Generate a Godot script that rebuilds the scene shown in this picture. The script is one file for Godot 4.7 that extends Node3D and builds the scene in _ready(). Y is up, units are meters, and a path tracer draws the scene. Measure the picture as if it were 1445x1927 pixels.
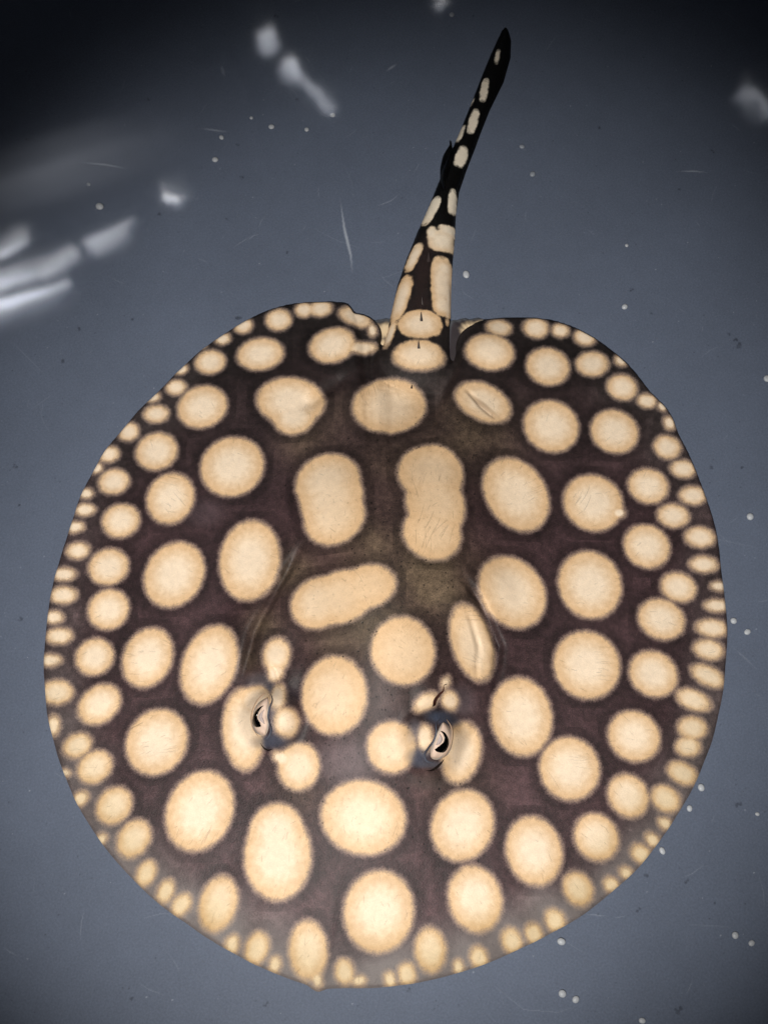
extends Node3D
# A freshwater stingray, black with cream spots, lying on the grey floor of a shallow tank, seen from above through still water.

const CENTRE := Vector3(-0.0008, 0, 0.0824)
const OUTLINE := [185.3, 185.5, 185.6, 185.8, 185.9, 186.0, 186.1, 186.3, 186.4, 186.5, 186.7, 186.8, 187.1, 187.4, 187.7, 188.0, 188.4, 189.4, 190.5, 190.7, 190.1, 189.3, 188.6, 188.3, 188.2, 188.1, 188.0, 187.9, 187.8, 187.7, 187.6, 187.5, 187.4, 187.3, 187.2, 187.1, 187.0, 186.9, 186.9, 186.8, 186.7, 186.6, 186.5, 186.4, 186.4, 186.3, 186.3, 186.3, 186.3, 186.3, 186.3, 186.3, 186.2, 186.2, 186.2, 186.3, 186.3, 186.3, 186.3, 186.3, 186.3, 186.3, 186.3, 186.4, 186.6, 186.7, 186.8, 187.0, 187.1, 187.2, 187.4, 187.5, 187.6, 187.7, 187.8, 187.9, 188.0, 188.1, 188.2, 188.3, 188.4, 188.5, 188.6, 188.7, 188.8, 189.0, 189.1, 189.2, 189.4, 189.5, 189.7, 189.8, 190.0, 190.1, 190.2, 190.4, 190.5, 190.6, 190.7, 190.8, 190.9, 191.1, 191.2, 191.3, 191.5, 191.6, 191.8, 192.0, 192.2, 192.3, 192.5, 192.7, 192.8, 192.9, 193.0, 193.0, 193.1, 193.1, 193.2, 193.2, 193.3, 193.3, 193.4, 193.5, 193.6, 193.7, 193.8, 193.9, 194.0, 194.1, 194.2, 194.3, 194.4, 194.5, 194.6, 194.7, 194.8, 194.9, 195.0, 195.1, 195.2, 195.2, 195.3, 195.3, 195.4, 195.4, 195.5, 195.5, 195.6, 195.6, 195.7, 195.8, 195.8, 195.9, 195.9, 196.0, 196.0, 196.1, 196.2, 196.2, 196.3, 196.3, 196.4, 196.4, 196.5, 196.6, 196.6, 196.7, 196.7, 196.8, 196.9, 196.9, 197.0, 197.1, 197.1, 197.2, 197.3, 197.3, 197.4, 197.5, 197.6, 197.7, 197.8, 197.8, 197.9, 198.0, 198.1, 198.3, 198.5, 198.7, 198.9, 199.1, 199.3, 199.5, 199.7, 200.0, 200.3, 200.5, 200.8, 201.1, 201.4, 201.7, 202.0, 202.4, 202.8, 203.2, 203.6, 203.9, 204.2, 204.5, 204.8, 205.1, 205.4, 205.7, 205.9, 206.2, 206.5, 206.8, 207.0, 207.3, 207.6, 207.8, 208.0, 208.2, 208.3, 208.4, 208.5, 208.7, 208.8, 209.0, 209.1, 209.2, 209.4, 209.5, 209.7, 209.8, 210.0, 210.2, 210.5, 210.7, 210.9, 211.2, 211.4, 211.6, 211.9, 212.2, 212.5, 212.7, 213.0, 213.3, 213.6, 214.0, 214.4, 214.9, 215.3, 215.7, 216.1, 216.5, 217.0, 217.5, 218.1, 218.6, 219.2, 219.7, 220.3, 220.8, 221.2, 221.6, 222.0, 222.4, 222.7, 223.1, 223.5, 223.9, 224.2, 224.6, 225.0, 225.4, 225.7, 226.1, 226.4, 226.6, 226.9, 227.1, 227.4, 227.6, 227.8, 227.9, 228.0, 228.0, 228.1, 228.1, 228.2, 228.2, 228.1, 228.0, 227.9, 227.8, 227.6, 227.4, 227.0, 226.6, 226.2, 225.8, 225.4, 224.9, 224.2, 223.5, 222.8, 222.1, 220.4, 215.2, 205.8, 194.9, 192.4, 192.8, 189.3, 194.8, 198.6, 193.4, 188.3, 183.2, 178.1, 173.0, 169.2, 168.1, 168.2, 168.4, 168.5, 168.7, 168.8, 169.0, 169.1, 169.3, 169.5, 169.8, 170.3, 170.7, 171.1, 171.6, 172.0, 172.4, 172.8, 175.1, 182.5, 191.7, 200.0, 208.9, 214.3, 216.3, 218.2, 219.5, 220.7, 221.7, 222.8, 223.9, 224.9, 225.8, 226.7, 227.7, 228.6, 229.5, 230.4, 231.2, 232.0, 232.7, 233.4, 234.1, 234.8, 235.3, 235.7, 236.1, 236.4, 236.8, 237.1, 237.3, 237.5, 237.6, 237.7, 237.8, 237.9, 237.9, 237.8, 237.6, 237.4, 237.2, 237.0, 236.8, 236.6, 236.2, 235.8, 235.5, 235.1, 234.7, 234.3, 233.9, 233.5, 233.1, 232.7, 232.3, 231.9, 231.5, 231.2, 231.0, 230.8, 230.7, 230.5, 230.3, 230.0, 229.6, 229.2, 228.7, 228.0, 227.2, 226.3, 225.5, 224.7, 224.1, 223.5, 222.9, 222.3, 221.7, 221.1, 220.5, 220.0, 219.5, 219.1, 218.7, 218.3, 217.9, 217.5, 217.1, 216.7, 216.2, 215.8, 215.3, 214.9, 214.4, 214.0, 213.6, 213.2, 212.8, 212.4, 212.0, 211.6, 211.2, 210.8, 210.4, 210.0, 209.5, 209.0, 208.6, 208.1, 207.6, 207.1, 206.6, 206.2, 205.8, 205.4, 205.1, 204.8, 204.5, 204.2, 203.9, 203.6, 203.3, 203.0, 202.7, 202.4, 202.2, 202.0, 201.7, 201.5, 201.2, 201.0, 200.8, 200.5, 200.3, 200.0, 199.8, 199.6, 199.3, 199.1, 198.9, 198.7, 198.5, 198.3, 198.1, 198.0, 197.8, 197.6, 197.4, 197.2, 197.1, 196.9, 196.7, 196.6, 196.4, 196.3, 196.1, 196.0, 195.8, 195.7, 195.5, 195.3, 195.1, 195.0, 194.8, 194.6, 194.5, 194.3, 194.1, 193.9, 193.7, 193.5, 193.3, 193.1, 192.9, 192.8, 192.6, 192.4, 192.2, 192.0, 191.8, 191.6, 191.4, 191.2, 191.0, 190.8, 190.6, 190.4, 190.2, 190.1, 189.9, 189.7, 189.6, 189.5, 189.3, 189.2, 189.0, 188.9, 188.7, 188.6, 188.4, 188.3, 188.2, 188.1, 188.0, 187.9, 187.8, 187.7, 187.6, 187.5, 187.4, 187.3, 187.1, 186.9, 186.7, 186.5, 186.3, 186.1, 185.9, 185.7, 185.5, 185.4, 185.2, 185.1, 185.0, 184.9, 184.8, 184.7, 184.6, 184.5, 184.4, 184.3, 184.2, 184.0, 183.9, 183.7, 183.5, 183.4, 183.2, 183.1, 182.9, 182.7, 182.6, 182.4, 182.3, 182.3, 182.2, 182.1, 182.0, 182.0, 181.9, 181.8, 181.7, 181.7, 181.6, 181.7, 181.7, 181.7, 181.8, 181.8, 181.9, 181.9, 182.0, 182.0, 182.1, 182.1, 182.2, 182.2, 182.3, 182.3, 182.4, 182.5, 182.5, 182.6, 182.6, 182.7, 182.8, 182.9, 183.0, 183.1, 183.2, 183.3, 183.4, 183.5, 183.6, 183.7, 183.9, 184.0, 184.1, 184.2, 184.3, 184.4, 184.5, 184.7, 184.8, 185.0, 185.1]
const TAIL := [Vector3(9.0, -137.1, 24.6), Vector3(14.7, -157.9, 26.4), Vector3(19.1, -175.5, 24.6), Vector3(21.9, -193.6, 20.4), Vector3(23.7, -208.4, 19.2), Vector3(26.3, -230.8, 17.3), Vector3(29.8, -249.8, 15.0), Vector3(34.2, -269.1, 12.5), Vector3(38.6, -288.7, 9.3), Vector3(42.6, -304.6, 7.6), Vector3(48.1, -320.6, 7.1), Vector3(54.8, -339.0, 7.0), Vector3(58.5, -349.2, 6.7), Vector3(65.3, -368.0, 6.7), Vector3(74.5, -391.2, 7.7), Vector3(80.4, -409.7, 6.8), Vector3(83.3, -422.3, 4.7), Vector3(83.9, -428.4, 2.9), Vector3(84.0, -431.5, 1.1)]
const AXIS := Vector2(0.1478, -0.9890)
const TRUNK := Vector2(0.0055, -0.0247)
const MOUNDS := [Vector4(-0.0615, 0.0449, 0.0150, 0.0125), Vector4(0.0275, 0.0584, 0.0155, 0.0125), Vector4(-0.0582, 0.0197, 0.0120, 0.0028), Vector4(0.0305, 0.0337, 0.0120, 0.0030), Vector4(-0.0702, -0.0032, 0.0200, 0.0035), Vector4(0.0537, -0.0242, 0.0220, 0.0035), Vector4(-0.0310, -0.0806, 0.0220, 0.0020), Vector4(0.0291, -0.0775, 0.0240, 0.0020), Vector4(-0.0238, -0.0218, 0.0200, 0.0018)]
const OLIVE := [Vector4(0.0542, -0.1268, 0.0240, 1.00), Vector4(-0.0465, -0.1248, 0.0176, 0.60), Vector4(0.0297, -0.0287, 0.0256, 1.00), Vector4(-0.0536, -0.0398, 0.0144, 0.90), Vector4(-0.0688, -0.0070, 0.0115, 1.10), Vector4(-0.0060, -0.0551, 0.0192, 0.60), Vector4(-0.0235, 0.0010, 0.0192, 0.50), Vector4(-0.0000, -0.1086, 0.0192, 0.40), Vector4(0.0409, 0.0814, 0.0192, 0.40), Vector4(-0.0465, 0.0871, 0.0160, 0.40), Vector4(-0.0058, -0.0080, 0.0192, 0.60), Vector4(0.0117, 0.0402, 0.0192, 0.30), Vector4(-0.0259, -0.1476, 0.0128, 0.30), Vector4(-0.0751, 0.0109, 0.0080, 0.90)]
const LOBES := [Vector4(-0.0174, -0.1966, 0.0169, 0.0161), Vector4(0.0637, -0.1882, 0.0180, 0.0187)]
const GROOVES := [
	[0.0045, 0.0030, [Vector2(-0.0474, -0.0538), Vector2(-0.0611, -0.0292), Vector2(-0.0730, -0.0041), Vector2(-0.0795, 0.0238)]],
	[0.0040, 0.0028, [Vector2(0.0456, -0.0331), Vector2(0.0555, -0.0190), Vector2(0.0656, 0.0035), Vector2(0.0627, 0.0260)]],
	[0.0025, 0.0050, [Vector2(-0.0197, -0.1677), Vector2(-0.0359, -0.1563), Vector2(-0.0519, -0.1451)]],
	[0.0016, 0.0013, [Vector2(0.0520, -0.1568), Vector2(0.0598, -0.1458), Vector2(0.0683, -0.1381)]],
	[0.0016, 0.0012, [Vector2(-0.0573, 0.0276), Vector2(-0.0575, 0.0239), Vector2(-0.0594, 0.0184), Vector2(-0.0616, 0.0149)]],
	[0.0010, 0.0060, [Vector2(-0.0772, 0.0284), Vector2(-0.0734, 0.0446), Vector2(-0.0743, 0.0638)]],
	[0.0013, 0.0015, [Vector2(0.0477, -0.0136), Vector2(0.0538, 0.0045), Vector2(0.0526, 0.0222)]],
	[0.0012, 0.0030, [Vector2(0.0532, 0.0497), Vector2(0.0438, 0.0619), Vector2(0.0415, 0.0702)]]]
const SLIT := [Vector3(27.35, 40.23, 0.46), Vector3(28.26, 38.96, 1.28), Vector3(28.89, 36.57, 1.03), Vector3(30.98, 33.60, 0.73), Vector3(33.37, 31.18, 0.49), Vector3(33.69, 28.58, 0.30), Vector3(35.50, 27.55, 0.15)]
const TEX_W := 1312
const TEX_H := 2040
const TEX_ORIGIN := Vector2(-0.213, -0.445)
const TEXEL := 0.000325
const FLOOR_W := 1500
const FLOOR_H := 1900
const FLOOR_ORIGIN := Vector2(-0.36, -0.56)
const FLOOR_TEXEL := 0.00048
const STEP := 0.0013

var rng := RandomNumberGenerator.new()
var edge_field := PackedFloat32Array()   # distance inside the nearest cream spot, mm
var inner_field := PackedFloat32Array()  # 0 at a spot's rim, 1 at its middle
var square := 2.0                        # 2 draws ellipses, more draws boxier patches
var skin := PackedByteArray()
var relief := PackedByteArray()
var floor_pixels := PackedByteArray()
var bubble_mesh: SphereMesh
var bubble_white: StandardMaterial3D
var bubble_faint: StandardMaterial3D
var spine_skin: StandardMaterial3D
var ray: Node3D


func add_thing(o: Node3D, called: String, label: String, category: String, group := "", kind := "") -> Node3D:
	o.name = called
	o.set_meta("label", label)
	o.set_meta("category", category)
	if group:
		o.set_meta("group", group)
	if kind:
		o.set_meta("kind", kind)
	add_child(o, true)
	return o


func add_part(parent: Node3D, called: String, mesh: Mesh, material: Material) -> MeshInstance3D:
	var o := MeshInstance3D.new()
	o.name = called
	o.mesh = mesh
	o.material_override = material
	parent.add_child(o, true)
	return o


func matte(c: Color, rough := 0.6, spec := 0.3) -> StandardMaterial3D:
	var m := StandardMaterial3D.new()
	m.albedo_color = c
	m.roughness = rough
	m.metallic_specular = spec
	return m


func painted(rough := 0.5, spec := 0.3) -> StandardMaterial3D:
	var m := matte(Color.WHITE, rough, spec)
	m.vertex_color_use_as_albedo = true
	return m


func rgb(r: float, g: float, b: float) -> Color:
	return Color(r / 255.0, g / 255.0, b / 255.0)


func lin(r: float, g: float, b: float) -> Color:
	return rgb(r, g, b).srgb_to_linear()


# ---------------------------------------------------------------- shape of the ray

func rim_at(x: float, z: float) -> float:
	var t := (atan2(x, -z) + PI) / TAU * OUTLINE.size()
	var i := int(t) % OUTLINE.size()
	return lerpf(OUTLINE[i], OUTLINE[(i + 1) % OUTLINE.size()], t - floorf(t)) * 0.001


func tail_at(x: float, z: float) -> Vector3:   # distance to the middle line, half width there, place along it
	var best := Vector3(9, 0.001, 0)
	if x < -0.04 or z > -0.09:
		return best
	var p := Vector2(x, z) * 1000.0
	var least := 1e9
	for i in TAIL.size() - 1:
		var a := Vector2(TAIL[i].x, TAIL[i].y)
		var ab := Vector2(TAIL[i + 1].x, TAIL[i + 1].y) - a
		var t := clampf((p - a).dot(ab) / ab.length_squared(), 0.0, 1.0)
		var w := lerpf(TAIL[i].z, TAIL[i + 1].z, t)
		var d := (p - a - ab * t).length()
		if d - w < least:
			least = d - w
			best = Vector3(d * 0.001, w * 0.001, i + t)
	return best


func lobe_at(k: int, x: float, z: float) -> float:
	var l: Vector4 = LOBES[k]
	return (1.0 - Vector2((x - l.x) / l.z, (z - l.y) / l.w).length()) * minf(l.z, l.w)


func smooth_max(a: float, b: float, k: float) -> float:
	var h := maxf(k - absf(a - b), 0.0) / k
	return maxf(a, b) + h * h * k * 0.25


func inside(x: float, z: float) -> float:      # metres inside the outline seen from above
	var f := rim_at(x, z) - sqrt(x * x + z * z)
	if z < -0.12:
		f = smooth_max(f, maxf(lobe_at(0, x, z), lobe_at(1, x, z)), 0.004)
	var t := tail_at(x, z)
	return maxf(f, t.y - t.x)


func lift_at(x: float, z: float) -> float:     # how far the underside stands off the floor
	var r := sqrt(x * x + z * z)
	var rho := minf(1.0, r / rim_at(x, z))
	var a := atan2(x, -z)
	var l := 0.0003 + 0.0011 * pow(rho, 8.0) * (1.0 + sin(a * 31.0 + 2.0 * sin(a * 7.0)) * 0.6 + sin(a * 13.0) * 0.4)
	if z < -0.1:
		for k in 2:
			var q: Vector4 = LOBES[k]
			l += 0.0055 * exp(-(pow((x - q.x) / 0.022, 2.0) + pow((z - q.y) / 0.02, 2.0)))
		var t := tail_at(x, z)
		l = lerpf(0.0003, l, smoothstep(0.9, 1.2, t.x / t.y))
	return l


func groove_at(x: float, z: float) -> float:
	var h := 0.0
	var p := Vector2(x, z)
	for g in GROOVES:
		var wide: float = g[1]
		for i in g[2].size() - 1:
			var a: Vector2 = g[2][i]
			var b: Vector2 = g[2][i + 1]
			if x < minf(a.x, b.x) - wide * 2.5 or x > maxf(a.x, b.x) + wide * 2.5 or z < minf(a.y, b.y) - wide * 2.5 or z > maxf(a.y, b.y) + wide * 2.5:
				continue
			var t := clampf((p - a).dot(b - a) / (b - a).length_squared(), 0.0, 1.0)
			var along: float = (i + t) / (g[2].size() - 1.0)
			var d := (p - a - (b - a) * t).length() / wide
			h = maxf(h, g[0] * exp(-d * d) * minf(1.0, 4.0 * minf(along, 1.0 - along) + 0.25))
	return h


func thickness(x: float, z: float) -> float:
	var r := sqrt(x * x + z * z)
	var rim := rim_at(x, z)
	var h := 0.0
	var f := rim - r
	if z < -0.12:
		f = smooth_max(f, maxf(lobe_at(0, x, z), lobe_at(1, x, z)), 0.004)
	if f > 0.0:
		var rho := minf(1.0, r / rim)
		h = 0.0016 + 0.0125 * (1.0 - pow(rho, 2.4))
		var u := (x - TRUNK.x) * AXIS.y - (z - TRUNK.y) * AXIS.x
		var v := (x - TRUNK.x) * AXIS.x + (z - TRUNK.y) * AXIS.y
		h += 0.030 * exp(-pow(u / 0.052, 2.0) - pow(v / 0.105, 2.0)) * (1.0 - pow(rho, 6.0))
		for m in MOUNDS:
			var q: float = ((x - m.x) * (x - m.x) + (z - m.y) * (z - m.y)) / (m.z * m.z)
			if q < 6.0:
				h += m.w * exp(-q * q)
		h -= groove_at(x, z)
		var e := clampf(f / 0.0018, 0.0, 1.0)
		h *= sqrt(1.0 - (1.0 - e) * (1.0 - e))
	if z < -0.09:
		var t := tail_at(x, z)
		if t.x < t.y:
			var full := lerpf(0.0135, 0.0035, pow(t.z / (TAIL.size() - 1.0), 0.75))
			full *= smoothstep(-0.5, 2.5, t.z)
			var q := t.x / t.y
			h = smooth_max(h, full * pow(1.0 - q * q, 0.42), 0.006) if f > 0.0 else full * pow(1.0 - q * q, 0.42)
	return h


func top(x: float, z: float) -> float:
	return lift_at(x, z) + thickness(x, z)


func normal_at(x: float, z: float) -> Vector3:
	var e := 0.0007
	var n := Vector3(top(x - e, z) - top(x + e, z), 2.0 * e, top(x, z - e) - top(x, z + e))
	n.x = clampf(n.x, -0.004, 0.004)
	n.z = clampf(n.z, -0.004, 0.004)
	return n.normalized()


func body_mesh() -> ArrayMesh:
	var x0 := -0.212
	var z0 := -0.443
	var nx := int(0.424 / STEP)
	var nz := int(0.66 / STEP)
	var f := PackedFloat32Array()
	f.resize((nx + 1) * (nz + 1))
	for j in nz + 1:
		for i in nx + 1:
			f[j * (nx + 1) + i] = inside(x0 + i * STEP, z0 + j * STEP)
	var verts := PackedVector3Array()
	var norms := PackedVector3Array()
	var uvs := PackedVector2Array()
	var under := PackedInt32Array()          # the vertex below each upper vertex
	var node_of := {}
	var index := PackedInt32Array()
	var add_vertex := func(x: float, z: float, on_rim: bool) -> int:
		var at := verts.size()
		var uv := (Vector2(x, z) - TEX_ORIGIN) / (TEXEL * Vector2(TEX_W, TEX_H))
		var low := lift_at(x, z)
		var n := normal_at(x, z)
		verts.append(Vector3(x, low if on_rim else low + thickness(x, z), z))
		norms.append(n)
		uvs.append(uv)
		under.append(at if on_rim else at + 1)
		if not on_rim:
			verts.append(Vector3(x, low, z))
			norms.append(Vector3.DOWN)
			uvs.append(uv)
			under.append(at + 1)
		return at
	var corner := func(i: int, j: int) -> int:
		var k := (j * (nx + 1) + i) * 4
		if not node_of.has(k):
			node_of[k] = add_vertex.call(x0 + i * STEP, z0 + j * STEP, false)
		return node_of[k]
	var crossing := func(i: int, j: int, across: bool) -> int:
		var k := (j * (nx + 1) + i) * 4 + (1 if across else 2)
		if not node_of.has(k):
			var a := Vector2(x0 + i * STEP, z0 + j * STEP)
			var b := a + (Vector2(STEP, 0) if across else Vector2(0, STEP))
			var fa := inside(a.x, a.y)
			for _n in 9:
				var m := (a + b) * 0.5
				if (inside(m.x, m.y) > 0.0) == (fa > 0.0):
					a = m
				else:
					b = m
			node_of[k] = add_vertex.call((a.x + b.x) * 0.5, (a.y + b.y) * 0.5, true)
		return node_of[k]
	for j in nz:
		for i in nx:
			var o := j * (nx + 1) + i
			var s := [f[o] > 0.0, f[o + 1] > 0.0, f[o + nx + 2] > 0.0, f[o + nx + 1] > 0.0]
			if not (s[0] or s[1] or s[2] or s[3]):
				continue
			var ring := []
			var at := [[i, j], [i + 1, j], [i + 1, j + 1], [i, j + 1]]
			for k in 4:
				if s[k]:
					ring.append(corner.call(at[k][0], at[k][1]))
				if s[k] != s[(k + 1) % 4]:
					ring.append(crossing.call(mini(at[k][0], at[(k + 1) % 4][0]), mini(at[k][1], at[(k + 1) % 4][1]), k % 2 == 0))
			for k in range(1, ring.size() - 1):
				index.append_array([ring[0], ring[k], ring[k + 1]])
				index.append_array([under[ring[0]], under[ring[k + 1]], under[ring[k]]])
	var arrays := []
	arrays.resize(Mesh.ARRAY_MAX)
	arrays[Mesh.ARRAY_VERTEX] = verts
	arrays[Mesh.ARRAY_NORMAL] = norms
	arrays[Mesh.ARRAY_TEX_UV] = uvs
	arrays[Mesh.ARRAY_INDEX] = index
	var mesh := ArrayMesh.new()
	mesh.add_surface_from_arrays(Mesh.PRIMITIVE_TRIANGLES, arrays)
	return mesh


# ---------------------------------------------------------------- markings of the skin

func noise_bytes(w: int, h: int, frequency: float, seed_value: int, octaves: int) -> PackedByteArray:
	var n := FastNoiseLite.new()
	n.seed = seed_value
	n.noise_type = FastNoiseLite.TYPE_SIMPLEX_SMOOTH
	n.frequency = frequency
	n.fractal_octaves = octaves
	var im := n.get_image(w, h, false, false, true)
	im.convert(Image.FORMAT_L8)
	return im.get_data()


func spot(x: float, z: float, a: float, b: float, turn: float) -> void:   # one cream spot: middle, half axes (mm) and turn
	var t := TEXEL * 1000.0
	var cx := (x - TEX_ORIGIN.x * 1000.0) / t
	var cz := (z - TEX_ORIGIN.y * 1000.0) / t
	var reach := (maxf(a, b) + 5.0) / t
	var ca := cos(deg_to_rad(turn)) * t
	var sa := sin(deg_to_rad(turn)) * t
	var small := minf(a, b)
	for j in range(maxi(0, int(cz - reach)), mini(TEX_H, int(cz + reach) + 1)):
		for i in range(maxi(0, int(cx - reach)), mini(TEX_W, int(cx + reach) + 1)):
			var px := i - cx
			var pz := j - cz
			var u := px * ca + pz * sa
			var v := pz * ca - px * sa
			var d := sqrt(u * u / (a * a) + v * v / (b * b)) if square == 2.0 else pow(pow(absf(u) / a, square) + pow(absf(v) / b, square), 1.0 / square)
			var s := (1.0 - d) * small
			if d > 1.0:
				s = (1.0 / d - 1.0) * sqrt(u * u + v * v)
			var o := j * TEX_W + i
			var was := edge_field[o]
			var k := lerpf(1.2, 7.0, smoothstep(0.0, 3.0, minf(s, was)))
			var h := maxf(k - absf(s - was), 0.0)
			edge_field[o] = maxf(s, was) + h * h / (4.0 * k)
			if 1.0 - d > inner_field[o]:
				inner_field[o] = 1.0 - d


func tint(x: float, z: float, a: float, b: float, turn: float, c: Vector3, strong: float, over_cream: float) -> void:   # a soft patch of another skin tone, or of painted sheen or shade
	var t := TEXEL * 1000.0
	var mid := (Vector2(x, z) - TEX_ORIGIN * 1000.0) / t
	var reach := maxf(a, b) * 1.7 / t
	for j in range(int(mid.y - reach), int(mid.y + reach) + 1):
		for i in range(int(mid.x - reach), int(mid.x + reach) + 1):
			var p := (Vector2(i, j) - mid).rotated(-deg_to_rad(turn)) * t
			var w := strong * smoothstep(1.65, 0.35, Vector2(p.x / a, p.y / b).length())
			if w <= 0.0:
				continue
			var o := j * TEX_W + i
			w *= lerpf(1.0, over_cream, smoothstep(-1.5, 1.5, edge_field[o])) * (0.85 + 0.3 * (relief[o] / 128.0 - 1.0))
			for k in 3:
				skin[o * 3 + k] = int(lerpf(skin[o * 3 + k], c[k], clampf(w, 0.0, 1.0)))


func hairline(x: float, z: float, turn: float, long: float, dark: float) -> void:   # a fine wrinkle of the skin
	var p := (Vector2(x, z) - TEX_ORIGIN) / TEXEL
	var dir := Vector2.from_angle(turn)
	var n := int(long / TEXEL)
	var bend := rng.randf_range(-0.006, 0.006)
	for q in n:
		dir = dir.rotated(bend + rng.randf_range(-0.05, 0.05) * 0.6)
		p += dir
		var o := int(p.y) * TEX_W + int(p.x)
		if o < 0 or o >= TEX_W * TEX_H or p.x < 0 or p.x >= TEX_W:
			return
		var fade := dark * minf(1.0, 5.0 * minf(q, n - q) / n)
		for c in 3:
			skin[o * 3 + c] = int(skin[o * 3 + c] * (1.0 - fade))
		relief[o] = int(relief[o] * (1.0 - fade))


func paint_skin() -> void:
	edge_field.resize(TEX_W * TEX_H)
	edge_field.fill(-60.0)
	inner_field.resize(TEX_W * TEX_H)
	skin.resize(TEX_W * TEX_H * 3)
	relief.resize(TEX_W * TEX_H)
	spot(3.9, -146.4, 23.1, 20.3, -16)
	spot(-56.4, -150.8, 22.0, 16.7, 13)
	spot(-54.1, -140.8, 13.7, 13.5, 2)
	spot(60.9, -148.9, 18.9, 13.2, 30)
	spot(-90.5, -108.0, 19.7, 19.9, 2)
	spot(102.2, -134.4, 17.4, 17.9, -2)
	spot(141.1, -132.2, 15.2, 15.1, -2)
	spot(-76.4, -184.3, 15.3, 11.9, -4)
	spot(-31.5, -188.7, 15.1, 12.6, -11)
	spot(-12.6, -187.2, 10.1, 4.7, -14)
	spot(66.1, -183.9, 15.8, 13.4, 9)
	spot(102.3, -175.5, 14.1, 13.6, -2)
	spot(130.2, -178.0, 11.0, 9.3, -13)
	spot(-110.8, -148.6, 16.0, 14.9, -15)
	spot(-137.3, -119.3, 13.5, 12.8, 2)
	spot(-126.8, -88.4, 14.9, 16.8, 2)
	spot(-156.0, -75.1, 12.0, 11.1, 2)
	spot(-32.5, -93.5, 19.8, 20.0, 7)
	spot(-28.2, -70.8, 18.3, 18.7, 8)
	spot(-30.0, -82.2, 19.1, 20.3, 8)
	spot(27.9, -97.2, 19.7, 20.7, -3)
	spot(28.0, -58.0, 17.2, 17.1, -6)
	spot(30.2, -76.9, 17.7, 22.1, -6)
	spot(78.6, -88.4, 24.5, 19.6, 67)
	spot(125.1, -85.2, 18.4, 18.3, -2)
	spot(140.5, -79.3, 4.5, 3.4, -2)
	spot(159.3, -96.9, 12.8, 11.7, -2)
	spot(155.8, -58.8, 14.4, 13.9, 14)
	spot(74.1, -28.0, 22.1, 19.8, 59)
	spot(120.4, -34.6, 19.2, 20.8, -1)
	spot(173.0, -34.3, 11.4, 9.5, 8)
	spot(161.4, -14.9, 14.5, 12.6, 14)
	spot(116.2, 12.7, 19.7, 19.9, -1)
	spot(154.5, 17.2, 14.8, 13.6, 19)
	spot(-121.8, -40.9, 20.6, 18.0, -68)
	spot(-77.5, -48.3, 25.4, 18.4, 90)
	spot(-161.3, -46.5, 12.6, 11.8, 2)
	spot(-159.4, -20.7, 12.7, 12.5, 2)
	spot(-134.6, 8.1, 18.1, 14.9, -73)
	spot(-98.6, 12.7, 23.7, 16.3, -74)
	spot(-165.6, 7.1, 11.7, 11.2, 1)
	spot(-35.8, -18.9, 17.0, 15.6, -2)
	spot(-8.8, -25.2, 16.7, 13.1, -13)
	spot(-23.1, -20.6, 18.8, 15.9, -9)
	spot(11.1, 10.4, 18.1, 18.8, -2)
	spot(50.1, 3.3, 22.2, 12.6, 74)
	spot(-26.8, 33.5, 21.8, 18.6, 84)
	spot(-59.6, 9.6, 8.5, 10.5, 2)
	spot(-60.0, 19.3, 5.2, 5.9, 3)
	spot(-77.5, 49.5, 23.8, 12.7, 85)
	spot(-71.5, 35.6, 10.5, 10.5, 12)
	spot(-46.1, 70.7, 12.2, 13.3, 2)
	spot(-55.7, 66.2, 6.6, 4.0, 30)
	spot(4.7, 61.4, 13.9, 14.1, 0)
	spot(43.2, 63.3, 17.6, 11.3, 106)
	spot(77.5, 42.6, 22.3, 18.0, 86)
	spot(103.9, 70.8, 17.4, 17.7, -1)
	spot(141.3, 52.6, 15.5, 14.6, 19)
	spot(136.3, 85.3, 12.8, 11.6, 50)
	spot(-126.8, 56.0, 19.1, 17.6, -61)
	spot(-100.9, 93.8, 22.6, 18.9, -66)
	spot(-57.2, 117.7, 23.9, 19.0, 89)
	spot(-58.0, 105.2, 15.6, 15.3, 89)
	spot(-10.6, 98.0, 23.7, 19.9, 10)
	spot(43.6, 101.8, 19.9, 17.3, -64)
	spot(-2.2, 146.6, 21.8, 19.4, 100)
	spot(49.9, 140.0, 18.1, 15.0, 75)
	spot(82.7, 115.0, 18.9, 15.9, 76)
	spot(117.4, 107.6, 13.5, 12.5, 50)
	spot(-89.1, 142.5, 15.6, 10.8, -75)
	spot(-39.9, 166.4, 16.2, 10.9, 87)
	spot(-34.9, 181.7, 4.3, 3.1, 79)
	spot(25.5, 166.2, 12.4, 8.9, 85)
	spot(106.2, 134.7, 10.0, 8.5, 60)
	spot(-67.5, 165.4, 9.5, 6.9, -70)
	spot(-160.9, 34.4, 13.6, 11.1, -35)
	spot(-186.4, 27.2, 10.5, 7.6, 6)
	spot(-161.4, 69.4, 10.9, 9.2, -29)
	spot(-149.0, 90.6, 11.4, 10.0, -45)
	spot(-137.0, 108.3, 11.5, 9.3, -55)
	spot(-172.0, 57.4, 9.0, 7.3, -19)
	spot(-129.3, 126.6, 7.8, 5.7, -65)
	spot(-118.0, 136.1, 7.2, 5.0, -65)
	spot(-109.3, 143.0, 7.2, 5.2, -54)
	spot(-186.9, 46.2, 4.4, 6.6, 1)
	spot(-178.8, 72.6, 4.3, 2.6, 1)
	spot(-168.6, 86.7, 5.5, 4.3, -39)
	spot(-155.6, 108.8, 4.3, 3.3, -39)
	spot(-81.1, 163.5, 5.7, 4.3, -75)
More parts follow.
